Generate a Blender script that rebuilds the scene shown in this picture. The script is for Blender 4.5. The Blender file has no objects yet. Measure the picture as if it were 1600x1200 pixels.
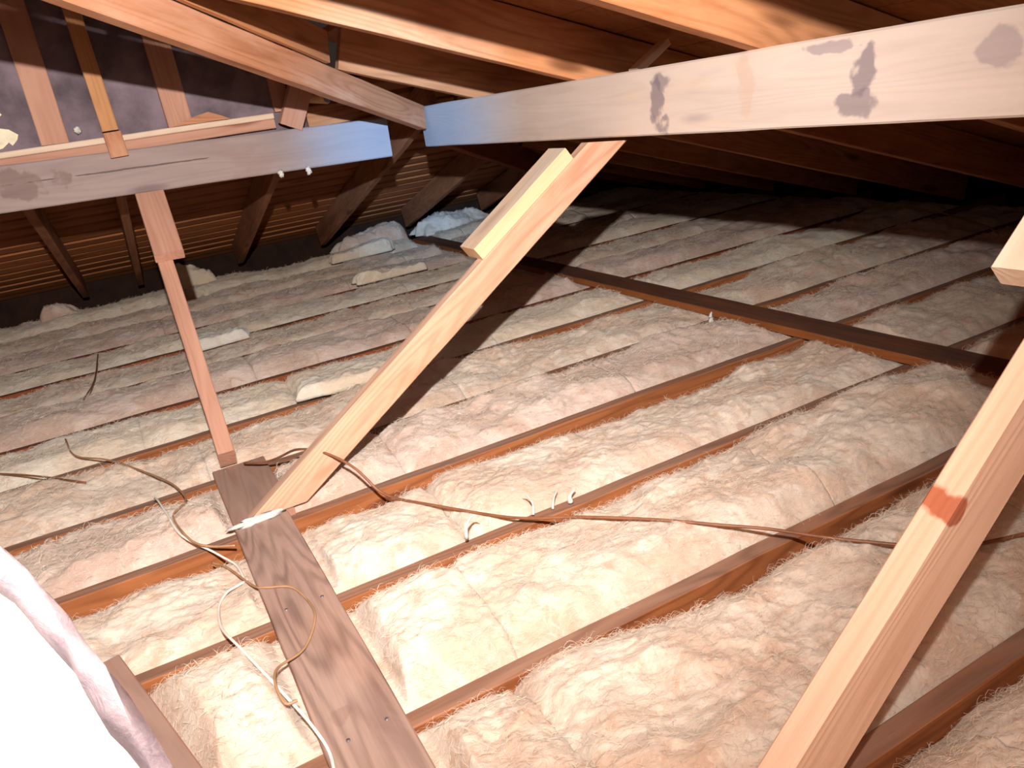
import bpy, math, random
import numpy as np
from mathutils import Vector, Matrix

random.seed(7); RNG = np.random.RandomState(11)
S = bpy.context.scene
COL = S.collection

# ------------------------------------------------------------------ camera
CR = ((0.87338176, -0.46481201, -0.14544447),
      (-0.2832216, -0.24176731, -0.92808086),
      (0.39621942, 0.85176191, -0.34279997))
cam_data = bpy.data.cameras.new('camera')
cam_data.sensor_width = 36.0
cam_data.lens = 1213.73 / 1600 * 36.0
cam_data.clip_start = 0.02
cam = bpy.data.objects.new('camera', cam_data)
COL.objects.link(cam)
right = Vector(CR[0]); up = -Vector(CR[1]); back = -Vector(CR[2])
mw = Matrix((right, up, back)).transposed().to_4x4()
mw.translation = Vector((0, 0, 0.874))
cam.matrix_world = mw
S.camera = cam

# ------------------------------------------------------------------ world, exposure
w = bpy.data.worlds.new('world'); S.world = w
w.use_nodes = True
w.node_tree.nodes['Background'].inputs[0].default_value = (1.0, 0.72, 0.55, 1)
w.node_tree.nodes['Background'].inputs[1].default_value = 0.02
S.view_settings.view_transform = 'Standard'
S.view_settings.look = 'None'
S.view_settings.gamma = 1.0
S.view_settings.exposure = 0.5
S.view_settings.use_curve_mapping = False


def aim(o, target):
    d = Vector(target) - o.location
    o.rotation_euler = d.to_track_quat('-Z', 'Y').to_euler()


def spot(name, loc, target, power, color, angle, blend, size):
    l = bpy.data.lights.new(name, 'SPOT')
    l.energy = power; l.color = color; l.spot_size = math.radians(angle)
    l.spot_blend = blend; l.shadow_soft_size = size
    o = bpy.data.objects.new(name, l); COL.objects.link(o)
    o.location = loc; aim(o, target)
    return o


def point(name, loc, power, color, size):
    l = bpy.data.lights.new(name, 'POINT')
    l.energy = power; l.color = color; l.shadow_soft_size = size
    o = bpy.data.objects.new(name, l); COL.objects.link(o); o.location = loc
    return o


WARM = (1.0, 0.93, 0.87)
LAMP = (0.0, -0.05, 1.2)
point('work_light', LAMP, 36.0, WARM, 0.012)                                  # hand held work light up under the rafters
spot('work_light_beam', LAMP, (0.9, 4.3, 0.25), 270.0, (1.0, 0.93, 0.90), 103, 1.0, 0.012)
spot('blue_tint_spot', LAMP, (1.14, 3.08, 0.80), 380.0, (0.10, 0.48, 1.0), 17, 1.0, 0.02)   # added blue spot that tints the purlin corner
point('near_fill_light', (0.30, 0.08, 0.97), 5.0, (1.0, 0.92, 0.86), 0.05)  # added fill lamp, brightens the near floor at right


# ------------------------------------------------------------------ tagging
def tag(o, label=None, cat=None, group=None, kind=None):
    if label: o['label'] = label
    if cat: o['category'] = cat
    if group: o['group'] = group
    if kind: o['kind'] = kind
    return o


# ------------------------------------------------------------------ materials
def lin(c):
    return tuple(((v / 255) / 12.92 if v / 255 <= 0.04045 else ((v / 255 + 0.055) / 1.055) ** 2.4) for v in c) + (1.0,)


class N:
    def __init__(s, name):
        s.m = bpy.data.materials.new(name); s.m.use_nodes = True
        s.t = s.m.node_tree; s.b = s.t.nodes['Principled BSDF']

    def n(s, typ, **kw):
        x = s.t.nodes.new(typ)
        for k, v in kw.items():
            if hasattr(x, k): setattr(x, k, v)
        return x

    def l(s, a, b): s.t.links.new(a, b)

    def val(s, sock, v):
        if isinstance(v, (int, float, tuple)): sock.default_value = v
        else: s.l(v, sock)

    def math(s, op, a, b=0.0, c=None, clamp=False):
        x = s.n('ShaderNodeMath', operation=op, use_clamp=clamp)
        s.val(x.inputs[0], a); s.val(x.inputs[1], b)
        if c is not None: s.val(x.inputs[2], c)
        return x.outputs[0]

    def mix(s, f, a, b):
        x = s.n('ShaderNodeMixRGB'); s.val(x.inputs[0], f); s.val(x.inputs[1], a); s.val(x.inputs[2], b)
        return x.outputs[0]

    def noise(s, vec, scale, detail=3, rough=0.55, dist=0.0):
        x = s.n('ShaderNodeTexNoise'); s.l(vec, x.inputs['Vector'])
        x.inputs['Scale'].default_value = scale; x.inputs['Detail'].default_value = detail
        x.inputs['Roughness'].default_value = rough; x.inputs['Distortion'].default_value = dist
        return x.outputs[0]

    def smooth(s, v, lo, hi, a=0.0, b=1.0):
        x = s.n('ShaderNodeMapRange', interpolation_type='SMOOTHSTEP')
        s.val(x.inputs[0], v)
        for i, q in enumerate((lo, hi, a, b)): x.inputs[i + 1].default_value = q
        return x.outputs[0]

    def scale(s, vec, sc):
        x = s.n('ShaderNodeVectorMath', operation='MULTIPLY'); s.l(vec, x.inputs[0]); x.inputs[1].default_value = sc
        return x.outputs[0]

    def add(s, vec, v2):
        x = s.n('ShaderNodeVectorMath', operation='ADD'); s.l(vec, x.inputs[0]); s.val(x.inputs[1], v2)
        return x.outputs[0]

    def bump(s, h, strength, dist):
        x = s.n('ShaderNodeBump'); x.inputs['Strength'].default_value = strength
        x.inputs['Distance'].default_value = dist; s.l(h, x.inputs['Height'])
        s.l(x.outputs[0], s.b.inputs['Normal'])


def wood(name, light, dark, knot=(120, 60, 30), dust=0.0, dustcol=(150, 118, 100), blotch=None, blotch_amt=0.0,
         grain=0.5, rough=0.75, marks=()):
    """timber whose grain runs along the object's own x axis"""
    k = N(name)
    tc = k.n('ShaderNodeTexCoord'); oi = k.n('ShaderNodeObjectInfo')
    comb = k.n('ShaderNodeCombineXYZ')
    r = k.math('MULTIPLY', oi.outputs['Random'], 37.0)
    for i in range(3): k.l(r, comb.inputs[i])
    P0 = tc.outputs['Object']; P = k.add(P0, comb.outputs[0])
    # growth rings: contour lines of a stretched noise
    big = k.noise(k.scale(P, (0.9, 9.0, 9.0)), 1.0, 2, 0.4, 0.15)
    rings = k.math('FRACT', k.math('MULTIPLY', big, 16.0))
    rings = k.math('ABSOLUTE', k.math('SUBTRACT', k.math('MULTIPLY', rings, 2.0), 1.0))
    rings = k.smooth(rings, 0.25, 1.0)
    fine = k.noise(k.scale(P, (5.0, 240.0, 240.0)), 1.0, 2, 0.6)
    mid = k.noise(k.scale(P, (2.2, 22.0, 22.0)), 1.0, 4, 0.6)
    f = k.math('ADD', k.math('MULTIPLY', rings, 0.45 * grain), k.math('MULTIPLY', fine, 0.55 * grain))
    f = k.math('ADD', f, k.math('MULTIPLY', k.math('SUBTRACT', mid, 0.5), 1.3), clamp=True)
    col = k.mix(f, lin(light), lin(dark))
    # knots
    vor = k.n('ShaderNodeTexVoronoi'); k.l(k.scale(P, (1.7, 7.0, 7.0)), vor.inputs['Vector']); vor.inputs['Scale'].default_value = 1.0
    kn = k.smooth(k.math('ADD', vor.outputs['Distance'], k.math('MULTIPLY', mid, 0.12)), 0.13, 0.22, 1.0, 0.0)
    col = k.mix(k.math('MULTIPLY', kn, 0.7), col, lin(knot))
    if blotch:
        bl = k.smooth(k.noise(k.scale(P, (2.0, 6.0, 6.0)), 1.0, 5, 0.65, 0.6), 0.46, 0.68)
        col = k.mix(k.math('MULTIPLY', bl, blotch_amt), col, lin(blotch))
    for (cx, cy, cz, sx, sy, sz, c, amt) in marks:       # stains and painted light tints with a place of their own on this board
        v = k.n('ShaderNodeVectorMath', operation='SUBTRACT'); k.l(P0, v.inputs[0]); v.inputs[1].default_value = (cx, cy, cz)
        v2 = k.scale(v.outputs[0], (1 / sx, 1 / sy, 1 / sz))
        wob = k.n('ShaderNodeTexNoise'); k.l(P0, wob.inputs['Vector']); wob.inputs['Scale'].default_value = 16; wob.inputs['Detail'].default_value = 4
        wv = k.n('ShaderNodeVectorMath', operation='SUBTRACT'); k.l(wob.outputs['Color'], wv.inputs[0]); wv.inputs[1].default_value = (.5, .5, .5)
        vv = k.add(v2, k.scale(wv.outputs[0], (0.3, 0.3, 0.3) if sx > 0.3 and sz > 0.1 else (2.4, 2.4, 2.4)))
        ln = k.n('ShaderNodeVectorMath', operation='LENGTH'); k.l(vv, ln.inputs[0])
        mk = k.smooth(ln.outputs['Value'], *((0.1, 1.7) if sx > 0.3 and sz > 0.1 else (0.75, 1.05)), 1.0, 0.0)
        col = k.mix(k.math('MULTIPLY', mk, amt), col, lin(c))
    if dust > 0:
        g = k.n('ShaderNodeNewGeometry'); sp = k.n('ShaderNodeSeparateXYZ'); k.l(g.outputs['True Normal'], sp.inputs[0])
        up_ = k.smooth(sp.outputs[2], 0.6, 0.9)
        dn = k.smooth(k.noise(k.scale(P, (3.0, 14.0, 14.0)), 1.0, 4, 0.6), 0.25, 0.7, 0.55, 1.0)
        dcol = k.mix(k.math('MULTIPLY', f, 0.7), lin(dustcol), lin(tuple(int(v * 0.62) for v in dustcol)))
        col = k.mix(k.math('MULTIPLY', k.math('MULTIPLY', up_, dn), dust), col, dcol)
    k.l(col, k.b.inputs['Base Color'])
    k.b.inputs['Roughness'].default_value = rough
    k.b.inputs['Specular IOR Level'].default_value = 0.25
    k.bump(k.math('ADD', k.math('MULTIPLY', fine, 0.6), k.math('MULTIPLY', rings, 0.5)), 0.35, 0.0012)
    return k.m


M = {}
M['fresh'] = wood('fresh_pine', (210, 172, 146), (180, 132, 104), knot=(140, 78, 46), grain=0.55)
M['pale'] = wood('pale_pine', (224, 200, 176), (204, 168, 140), knot=(170, 110, 70), grain=0.4)
M['strut'] = wood('strut_pine', (208, 166, 138), (172, 118, 88), knot=(118, 64, 38), grain=0.75, dust=0.6, dustcol=(212, 184, 164),
                  blotch=(176, 116, 78), blotch_amt=0.45)
M['bigstrut'] = wood('near_strut_pine', (238, 200, 172), (216, 170, 138), knot=(170, 92, 50), grain=0.6,
                     marks=((0.245, 0.0, -0.004, 0.020, 0.08, 0.016, (168, 80, 40), 0.85),))
M['yellow'] = wood('yellow_pine', (226, 186, 146), (208, 158, 114), knot=(160, 90, 50), grain=0.4, dust=0.95, dustcol=(206, 196, 180))
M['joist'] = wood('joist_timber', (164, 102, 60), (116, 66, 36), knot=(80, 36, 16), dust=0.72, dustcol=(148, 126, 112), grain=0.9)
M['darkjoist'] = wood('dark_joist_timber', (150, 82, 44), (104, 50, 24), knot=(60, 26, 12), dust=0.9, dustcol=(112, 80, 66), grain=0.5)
M['plank'] = wood('dusty_plank', (164, 124, 104), (112, 74, 60), knot=(104, 50, 32), dust=0.75, dustcol=(176, 152, 138), grain=1.2,
                  blotch=(170, 140, 126), blotch_amt=0.7, marks=((0.48, 0.022, 0.01, 0.024, 0.018, 0.03, (104, 46, 26), 0.9),))
M['plank2'] = wood('dusty_plank_end', (170, 128, 106), (146, 100, 80), dust=0.75, dustcol=(156, 134, 122), grain=0.5)
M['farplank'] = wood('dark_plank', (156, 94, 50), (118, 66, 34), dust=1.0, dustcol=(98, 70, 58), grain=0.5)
M['rafter'] = wood('orange_rafter', (192, 134, 92), (128, 78, 44), knot=(74, 34, 14), grain=0.6, blotch=(150, 72, 28), blotch_amt=0.45)
M['lrafter'] = wood('brown_rafter', (172, 116, 80), (124, 76, 50), knot=(80, 40, 22), grain=0.6, blotch=(110, 62, 42), blotch_amt=0.5)
M['hip'] = wood('hip_timber', (196, 140, 104), (156, 100, 68), knot=(140, 72, 38), grain=0.8, blotch=(208, 162, 134), blotch_amt=0.6)
M['stud'] = wood('stud_pine', (194, 148, 124), (160, 110, 90), knot=(130, 66, 44), grain=0.5)
M['post'] = wood('honey_post', (196, 144, 98), (164, 106, 64), knot=(130, 66, 30), grain=0.5)
M['deck'] = wood('roof_deck', (150, 92, 50), (104, 58, 26), knot=(84, 36, 12), grain=0.7, blotch=(128, 60, 22), blotch_amt=0.5)
M['slat'] = wood('roof_slat', (178, 112, 66), (126, 72, 40), grain=0.5)
M['purlinR'] = wood('weathered_purlin', (196, 180, 168), (172, 154, 142), knot=(150, 136, 134), grain=0.35,
                    blotch=(204, 178, 154), blotch_amt=0.6,
                    marks=((0.05, 0.0, 0.0, 0.55, 0.4, 0.4, (138, 168, 194), 0.6),  # blue light painted into the colour of the far end
                           (1.56, 0.0, 0.045, 0.055, 0.05, 0.022, (112, 102, 108), 0.7),
                           (1.54, 0.0, 0.0, 0.028, 0.05, 0.06, (110, 100, 106), 0.75),
                           (1.545, 0.0, -0.055, 0.035, 0.05, 0.03, (112, 102, 108), 0.7),
                           (2.13, 0.0, 0.01, 0.034, 0.05, 0.06, (112, 102, 108), 0.75),
                           (2.12, 0.0, -0.045, 0.045, 0.05, 0.026, (114, 104, 110), 0.7),
                           (2.05, 0.0, 0.062, 0.06, 0.05, 0.014, (124, 114, 122), 0.6),
                           (2.37, 0.0, 0.02, 0.04, 0.05, 0.03, (142, 126, 128), 0.6),
                           (1.84, 0.0, 0.02, 0.030, 0.05, 0.08, (186, 158, 136), 0.5)))
M['purlinL'] = wood('grey_purlin', (162, 144, 138), (134, 116, 112), knot=(120, 100, 98), grain=0.45,
                    blotch=(150, 124, 118), blotch_amt=0.6,
                    marks=((0.0, 0.0, 0.0, 0.36, 0.3, 0.3, (122, 146, 168), 0.55), (1.28, 0.0, 0.01, 0.10, 0.05, 0.05, (108, 82, 74), 0.5), (0.95, 0.0, 0.012, 0.30, 0.3, 0.0035, (70, 52, 50), 0.7)))  # first mark paints bluish light onto the right end


def insulation(name, a, b, c, white=0.35):
    k = N(name)
    tc = k.n('ShaderNodeTexCoord'); P = tc.outputs['Object']
    oi = k.n('ShaderNodeObjectInfo')
    n1 = k.noise(P, 5.0, 5, 0.6, 0.8)
    n2 = k.noise(k.add(P, (5.1, 2.3, 1.0)), 13.0, 6, 0.65, 1.2)
    n3 = k.noise(k.add(P, (1.1, 7.3, 3.0)), 42.0, 6, 0.7, 1.8)
    col = k.mix(k.smooth(n1, 0.40, 0.60), lin(a), lin(b))
    col = k.mix(k.math('MULTIPLY', k.smooth(n2, 0.50, 0.68), 0.7), col, lin(c))
    col = k.mix(k.math('MULTIPLY', k.smooth(n3, 0.54, 0.72), white), col, lin((250, 246, 236)))
    k.l(col, k.b.inputs['Base Color'])
    k.b.inputs['Roughness'].default_value = 1.0
    k.b.inputs['Specular IOR Level'].default_value = 0.02
    k.b.inputs['Subsurface Weight'].default_value = 0.6
    k.b.inputs['Subsurface Radius'].default_value = (1.0, 0.85, 0.7)
    k.b.inputs['Subsurface Scale'].default_value = 0.012
    k.b.inputs['Sheen Weight'].default_value = 0.25
    k.b.inputs['Sheen Roughness'].default_value = 0.6
    f1 = k.noise(k.scale(P, (0.8, 1.5, 1.0)), 26.0, 10, 0.7, 1.4)
    f2 = k.noise(P, 230.0, 4, 0.7, 2.0)
    k.bump(k.math('ADD', f1, k.math('MULTIPLY', f2, 0.15)), 0.85, 0.016)
    return k.m


M['batt'] = insulation('fibreglass_cream', (240, 224, 204), (224, 194, 168), (210, 170, 138), 0.55)
M['batt2'] = insulation('fibreglass_pinkish', (234, 212, 196), (214, 184, 164), (200, 162, 138), 0.55)
M['battw'] = insulation('fibreglass_white', (246, 236, 216), (236, 218, 192), (226, 198, 166), 0.5)
M['fluff'] = insulation('fibreglass_fluff', (248, 244, 232), (238, 230, 214), (230, 214, 190), 0.7)


def flat(name, c, rough=0.6, var=0.15, scale=20.0, bumpd=0.0):
    k = N(name); tc = k.n('ShaderNodeTexCoord')
    nn = k.noise(tc.outputs['Object'], scale, 5, 0.6)
    c2 = tuple(max(0, int(v * (1 - var * 2))) for v in c)
    k.l(k.mix(k.smooth(nn, 0.3, 0.75), lin(c), lin(c2)), k.b.inputs['Base Color'])
    k.b.inputs['Roughness'].default_value = rough
    if bumpd: k.bump(nn, 0.6, bumpd)
    return k.m


M['fibre'] = flat('loose_fibre', (248, 234, 212), 0.9, 0.08, 9.0)
M['grey'] = flat('grey_sheathing', (138, 120, 128), 0.9, 0.22, 5.0, 0.004)
M['shingle'] = flat('shingle_underside', (60, 34, 20), 0.95, 0.2, 8.0)
M['plaster'] = flat('ceiling_board', (150, 120, 100), 0.9, 0.1, 6.0)
M['cable_brown'] = flat('brown_cable', (142, 92, 62), 0.5, 0.1)
M['cable_white'] = flat('white_cable', (240, 232, 220), 0.45, 0.04)
M['cable_tan'] = flat('tan_cable', (176, 136, 100), 0.5, 0.1)
M['white_face'] = flat('white_facing', (255, 248, 234), 0.7, 0.01, 3.0)
M['rim'] = insulation('white_fibre_rim', (176, 158, 162), (142, 124, 132), (126, 108, 118), 0.15)
M['nail'] = flat('nail_steel', (120, 112, 110), 0.35, 0.1)
M['shard_cream'] = flat('cream_shard_surface', (250, 238, 206), 0.9, 0.06, 30.0, 0.004)
M['paper'] = flat('cream_block', (240, 226, 190), 0.9, 0.06, 30.0)


# ------------------------------------------------------------------ mesh helpers
def mesh_obj(name, verts, faces, mat, parent=None, smooth=False):
    me = bpy.data.meshes.new(name)
    me.from_pydata([tuple(v) for v in verts], [], faces)
    me.materials.append(mat)
    if smooth: me.polygons.foreach_set('use_smooth', [True] * len(me.polygons))
    me.update()
    o = bpy.data.objects.new(name, me); COL.objects.link(o)
    if parent: o.parent = parent
    return o


def bar_geo(L, wy, wz, jit=0.0008, bev=0.0025, st=None, cut0=0.0, cut1=0.0, rough_seed=None):
    """timber along +x from 0 to L, section wy by wz centred on the axis, chamfered edges; cut0/cut1 slant the ends"""
    rs = random.Random(rough_seed if rough_seed is not None else random.random())
    n = st or max(3, int(L / 0.12))
    hy, hz = wy / 2, wz / 2
    ring = [(-hy + bev, -hz), (hy - bev, -hz), (hy, -hz + bev), (hy, hz - bev), (hy - bev, hz), (-hy + bev, hz), (-hy, hz - bev), (-hy, -hz + bev)]
    V, F = [], []
    for i in range(n + 1):
        x = L * i / n
        dy, dz = rs.uniform(-jit, jit), rs.uniform(-jit, jit)
        for (y, z) in ring:
            xx = x
            if i == 0: xx = x + cut0 * (z + hz)
            if i == n: xx = x + cut1 * (z + hz)
            V.append((xx, y + dy + rs.uniform(-jit, jit) * .3, z + dz + rs.uniform(-jit, jit) * .3))
    for i in range(n):
        for j in range(8):
            a = i * 8 + j; b = i * 8 + (j + 1) % 8
            F.append((a, a + 8, b + 8, b))
    F.append(tuple(range(0, 8))); F.append(tuple(n * 8 + j for j in reversed(range(8))))
    return V, F


def bar(name, p0, p1, wy, wz, mat, zdir=(0, 0, 1), parent=None, **kw):
    """timber whose centre line runs p0 -> p1; wz is its size along zdir, wy across"""
    p0 = Vector(p0); p1 = Vector(p1); d = p1 - p0; L = d.length; x = d.normalized()
    z = Vector(zdir); z = (z - x * z.dot(x)).normalized(); y = z.cross(x)
    V, F = bar_geo(L, wy, wz, **kw)
    o = mesh_obj(name, V, F, mat)
    m = Matrix((x, y, z)).transposed().to_4x4(); m.translation = p0
    if parent:
        o.parent = parent; o.matrix_parent_inverse = parent.matrix_world.inverted()
    o.matrix_world = m
    return o


def curve_points(pts, n=8):
    """Catmull-Rom through pts"""
    P = [Vector(p) for p in pts]; P = [P[0] * 2 - P[1]] + P + [P[-1] * 2 - P[-2]]
    out = []
    for i in range(1, len(P) - 2):
        for k in range(n):
            t = k / n
            a, b, c, d = P[i - 1], P[i], P[i + 1], P[i + 2]
            out.append(0.5 * ((2 * b) + (c - a) * t + (2 * a - 5 * b + 4 * c - d) * t * t + (3 * b - a - 3 * c + d) * t ** 3))
    out.append(P[-2]); return out


def tube(name, pts, r, mat, parent=None, seg=8, n=8, taper=None):
    pts = curve_points(pts, n); V, F = [], []
    up0 = Vector((0, 0, 1))
    for i, p in enumerate(pts):
        a = pts[max(0, i - 1)]; b = pts[min(len(pts) - 1, i + 1)]
        t = (b - a).normalized()
        u = t.cross(up0)
        u = u.normalized() if u.length > 1e-4 else Vector((1, 0, 0))
        v = t.cross(u)
        rr = r if taper is None else r * (1 - (1 - taper) * i / (len(pts) - 1))
        for k in range(seg):
            an = 2 * math.pi * k / seg
            V.append(p + u * math.cos(an) * rr + v * math.sin(an) * rr)
    for i in range(len(pts) - 1):
        for k in range(seg):
            a = i * seg + k; b = i * seg + (k + 1) % seg
            F.append((a, b, b + seg, a + seg))
    F.append(tuple(reversed(range(seg)))); F.append(tuple((len(pts) - 1) * seg + k for k in range(seg)))
    return mesh_obj(name, V, F, mat, parent, True)


# ------------------------------------------------------------------ roof geometry
T = 0.317                      # roof pitch, rise over run
PX, PY = 1.24, 3.12            # right purlin face, left purlin face


def zR(x): return 0.893 - T * (x - PX)          # underside of the right rafters
def zL(y): return 0.890 - T * (y - PY)          # underside of the left rafters


# ---- structure: floor (ceiling boards of the rooms below), roof decks, walls
def slab(name, quad, th, mat):
    V = [Vector(q) for q in quad]; n = (V[1] - V[0]).cross(V[2] - V[0]).normalized() * th
    W = V + [v - n for v in V]
    F = [(0, 1, 2, 3), (7, 6, 5, 4)] + [(i, i + 4, (i + 1) % 4 + 4, (i + 1) % 4) for i in range(4)]
    return mesh_obj(name, W, F, mat)


tag(slab('floor', [(-1.8, -1.6, -0.142), (4.6, -1.6, -0.142), (4.6, 6.4, -0.142), (-1.8, 6.4, -0.142)], 0.015, M['plaster']), kind='structure')

# right deck: boards along y, one mesh
V, F = [], []
RV = 0.150                     # vertical depth of a rafter


def add_box_pts(P):
    b = len(V); V.extend(P)
    F.extend([(b, b + 1, b + 2, b + 3), (b + 7, b + 6, b + 5, b + 4)] + [(b + i, b + i + 4, b + (i + 1) % 4 + 4, b + (i + 1) % 4) for i in range(4)])


x = -1.75; rr = random.Random(3)
while x < 4.35:
    x1 = x + 0.185 - 0.004
    yend0, yend1 = x + PY - PX, x1 + PY - PX
    ys = [-1.6]
    while ys[-1] < max(yend0, -1.2) - 1.6: ys.append(ys[-1] + rr.uniform(1.6, 2.6))
    for i, y0 in enumerate(ys):
        last = i == len(ys) - 1
        e0 = yend0 if last else ys[i + 1] - 0.004; e1 = yend1 if last else ys[i + 1] - 0.004
        if e0 < y0 + 0.02: continue
        dz = RV + rr.uniform(0, 0.003)
        P = [(x, y0, zR(x) + dz), (x, e0, zR(x) + dz), (x1, e1, zR(x1) + dz), (x1, y0, zR(x1) + dz)]
        add_box_pts(P + [(a, b_, c + 0.02) for a, b_, c in P])
    x += 0.185
# felt above the boards closes the gaps
o = mesh_obj('ceiling_right', V, F, M['deck'])
tag(o, kind='structure')
V, F = [], []
P = [(-1.8, -1.6, zR(-1.8) + RV + .03), (-1.8, -1.8 + PY - PX + .05, zR(-1.8) + RV + .03), (4.4, 4.4 + PY - PX + .05, zR(4.4) + RV + .03), (4.4, -1.6, zR(4.4) + RV + .03)]
add_box_pts(P + [(a, b_, c + 0.01) for a, b_, c in P])
tag(mesh_obj('ceiling_right', V, F, M['shingle']), kind='structure')

# left deck: spaced boards along x with shingles above
V, F = [], []
y = 3.25; i = 0
while y < 6.05:
    w_ = 0.090 + rr.uniform(-.006, .006)
    y1 = y + w_
    dz = RV + 0.004 + rr.uniform(0, .006)
    xe0, xe1 = y - PY + PX + .05, y1 - PY + PX + .05
    tilt = rr.uniform(0.0, 0.006)
    P = [(-1.8, y, zL(y) + dz), (xe0, y, zL(y) + dz), (xe1, y1, zL(y1) + dz - tilt), (-1.8, y1, zL(y1) + dz - tilt)]
    P = [P[0], P[3], P[2], P[1]]
    add_box_pts(P + [(a, b_, c + 0.032) for a, b_, c in P])
    y += 0.150
tag(mesh_obj('ceiling_left', V, F, M['slat']), kind='structure')
V, F = [], []
P = [(-1.8, 3.24, zL(3.24) + RV + .042), (3.24 - PY + PX, 3.24, zL(3.24) + RV + .042), (6.1 - PY + PX, 6.1, zL(6.1) + RV + .042), (-1.8, 6.1, zL(6.1) + RV + .042)]
P = [P[0], P[3], P[2], P[1]]
add_box_pts(P + [(a, b_, c + 0.01) for a, b_, c in P])
tag(mesh_obj('ceiling_left', V, F, M['shingle']), kind='structure')

# outer walls far out of view close the attic
tag(slab('wall_left', [(-1.8, -1.6, -0.14), (-1.8, 6.1, -0.14), (-1.8, 6.1, 2.1), (-1.8, -1.6, 2.1)], 0.02, M['deck']), kind='structure')
tag(slab('wall_back', [(-1.8, -1.6, -0.14), (-1.8, -1.6, 2.1), (4.6, -1.6, 2.1), (4.6, -1.6, -0.14)], 0.02, M['deck']), kind='structure')
tag(slab('wall_far', [(-1.8, 6.08, -0.14), (4.6, 6.08, -0.14), (4.6, 6.08, 0.2), (-1.8, 6.08, 0.2)], 0.02, M['shingle']), kind='structure')
tag(slab('wall_right', [(4.4, 6.1, -0.14), (4.4, -1.6, -0.14), (4.4, -1.6, 0.12), (4.4, 6.1, 0.12)], 0.02, M['shingle']), kind='structure')
# grey gable wall standing behind the left purlin
WY = 3.222
tag(slab('wall_gable', [(-1.8, WY, 0.86), (0.80, WY, 0.86), (0.80, WY, 2.1), (-1.8, WY, 2.1)], -0.012, M['grey']), kind='structure')

# ------------------------------------------------------------------ ceiling joists
JT = [-0.655, -0.25, 0.158, 0.563, 0.993, 1.392, 1.805, 2.180, 2.615, 3.025, 3.46, 3.87, 4.28, 4.69, 5.10, 5.50]   # far edge of each
ordinal = ['first', 'second', 'third', 'fourth', 'fifth', 'sixth', 'seventh', 'eighth', 'ninth', 'tenth', 'eleventh', 'twelfth', 'thirteenth', 'fourteenth']
JW = 0.036; JD = 0.138
jl = {
 2: 'ceiling joist nearest the camera, mostly outside the bottom right corner',
 3: 'dusty orange ceiling joist at bottom right, just behind the thick near strut',
 4: 'long orange-sided joist with wavy dark grain, second from the bottom right',
 5: 'orange-sided joist under the near plank, its left end cut beside the white roll',
 6: 'dusty joist passing under the foot of the central diagonal strut',
 7: 'joist carrying the end of the near plank below the slender leaning post',
}
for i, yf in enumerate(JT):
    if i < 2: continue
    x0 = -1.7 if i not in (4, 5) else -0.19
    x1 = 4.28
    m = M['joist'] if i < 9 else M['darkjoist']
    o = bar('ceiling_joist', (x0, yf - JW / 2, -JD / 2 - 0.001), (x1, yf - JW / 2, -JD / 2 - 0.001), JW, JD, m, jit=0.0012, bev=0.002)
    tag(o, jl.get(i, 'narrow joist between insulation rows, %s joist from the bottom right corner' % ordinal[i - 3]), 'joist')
# added brown strip standing in for the shadow band beside the roll
o = bar('shade_strip', (-0.222, 1.42, 0.016), (-0.075, 0.86, 0.016), JW, 0.034, M['plank2'])
tag(o, 'brown strip in place of the shadow band beside the white roll at bottom left', 'joist')

# ------------------------------------------------------------------ insulation batts
_G = {}


def vnoise(x, y, seed):
    """smooth value noise on arrays"""
    if seed not in _G: _G[seed] = np.random.RandomState(seed).rand(256, 256)
    g = _G[seed]
    xi = np.floor(x).astype(int); yi = np.floor(y).astype(int)
    fx = x - xi; fy = y - yi
    fx = fx * fx * (3 - 2 * fx); fy = fy * fy * (3 - 2 * fy)
    a = g[xi & 255, yi & 255]; b = g[(xi + 1) & 255, yi & 255]
    c = g[xi & 255, (yi + 1) & 255]; d = g[(xi + 1) & 255, (yi + 1) & 255]
    return (a * (1 - fx) + b * fx) * (1 - fy) + (c * (1 - fx) + d * fx) * fy - 0.5


def rot2(x, y, a): return x * math.cos(a) - y * math.sin(a), x * math.sin(a) + y * math.cos(a)


def fluff_height(x, y):
    wx = x + 0.06 * vnoise(x * 5, y * 5, 31) + 0.02 * vnoise(x * 16, y * 16, 33)
    wy = y + 0.06 * vnoise(x * 5, y * 5, 32) + 0.02 * vnoise(x * 16, y * 16, 34)
    h = 0.045 * vnoise(wx * 2.6, wy * 4.0, 1)
    a, b = rot2(wx, wy, 0.5)
    h += 0.026 * vnoise(a * 7, b * 10, 2)
    a, b = rot2(wx, wy, -0.6)
    h += 0.022 * (0.25 - np.abs(vnoise(a * 9, b * 15, 3)))          # soft pillows with creases
    h += 0.010 * vnoise(a * 24, b * 30, 7)
    a, b = rot2(wx, wy, 0.25)
    h += 0.008 * (0.25 - np.abs(vnoise(a * 30, b * 55, 4)))
    h += 0.0065 * vnoise(a * 55, b * 100, 5)
    h += 0.003 * vnoise(a * 130, b * 210, 6)
    return h


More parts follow.
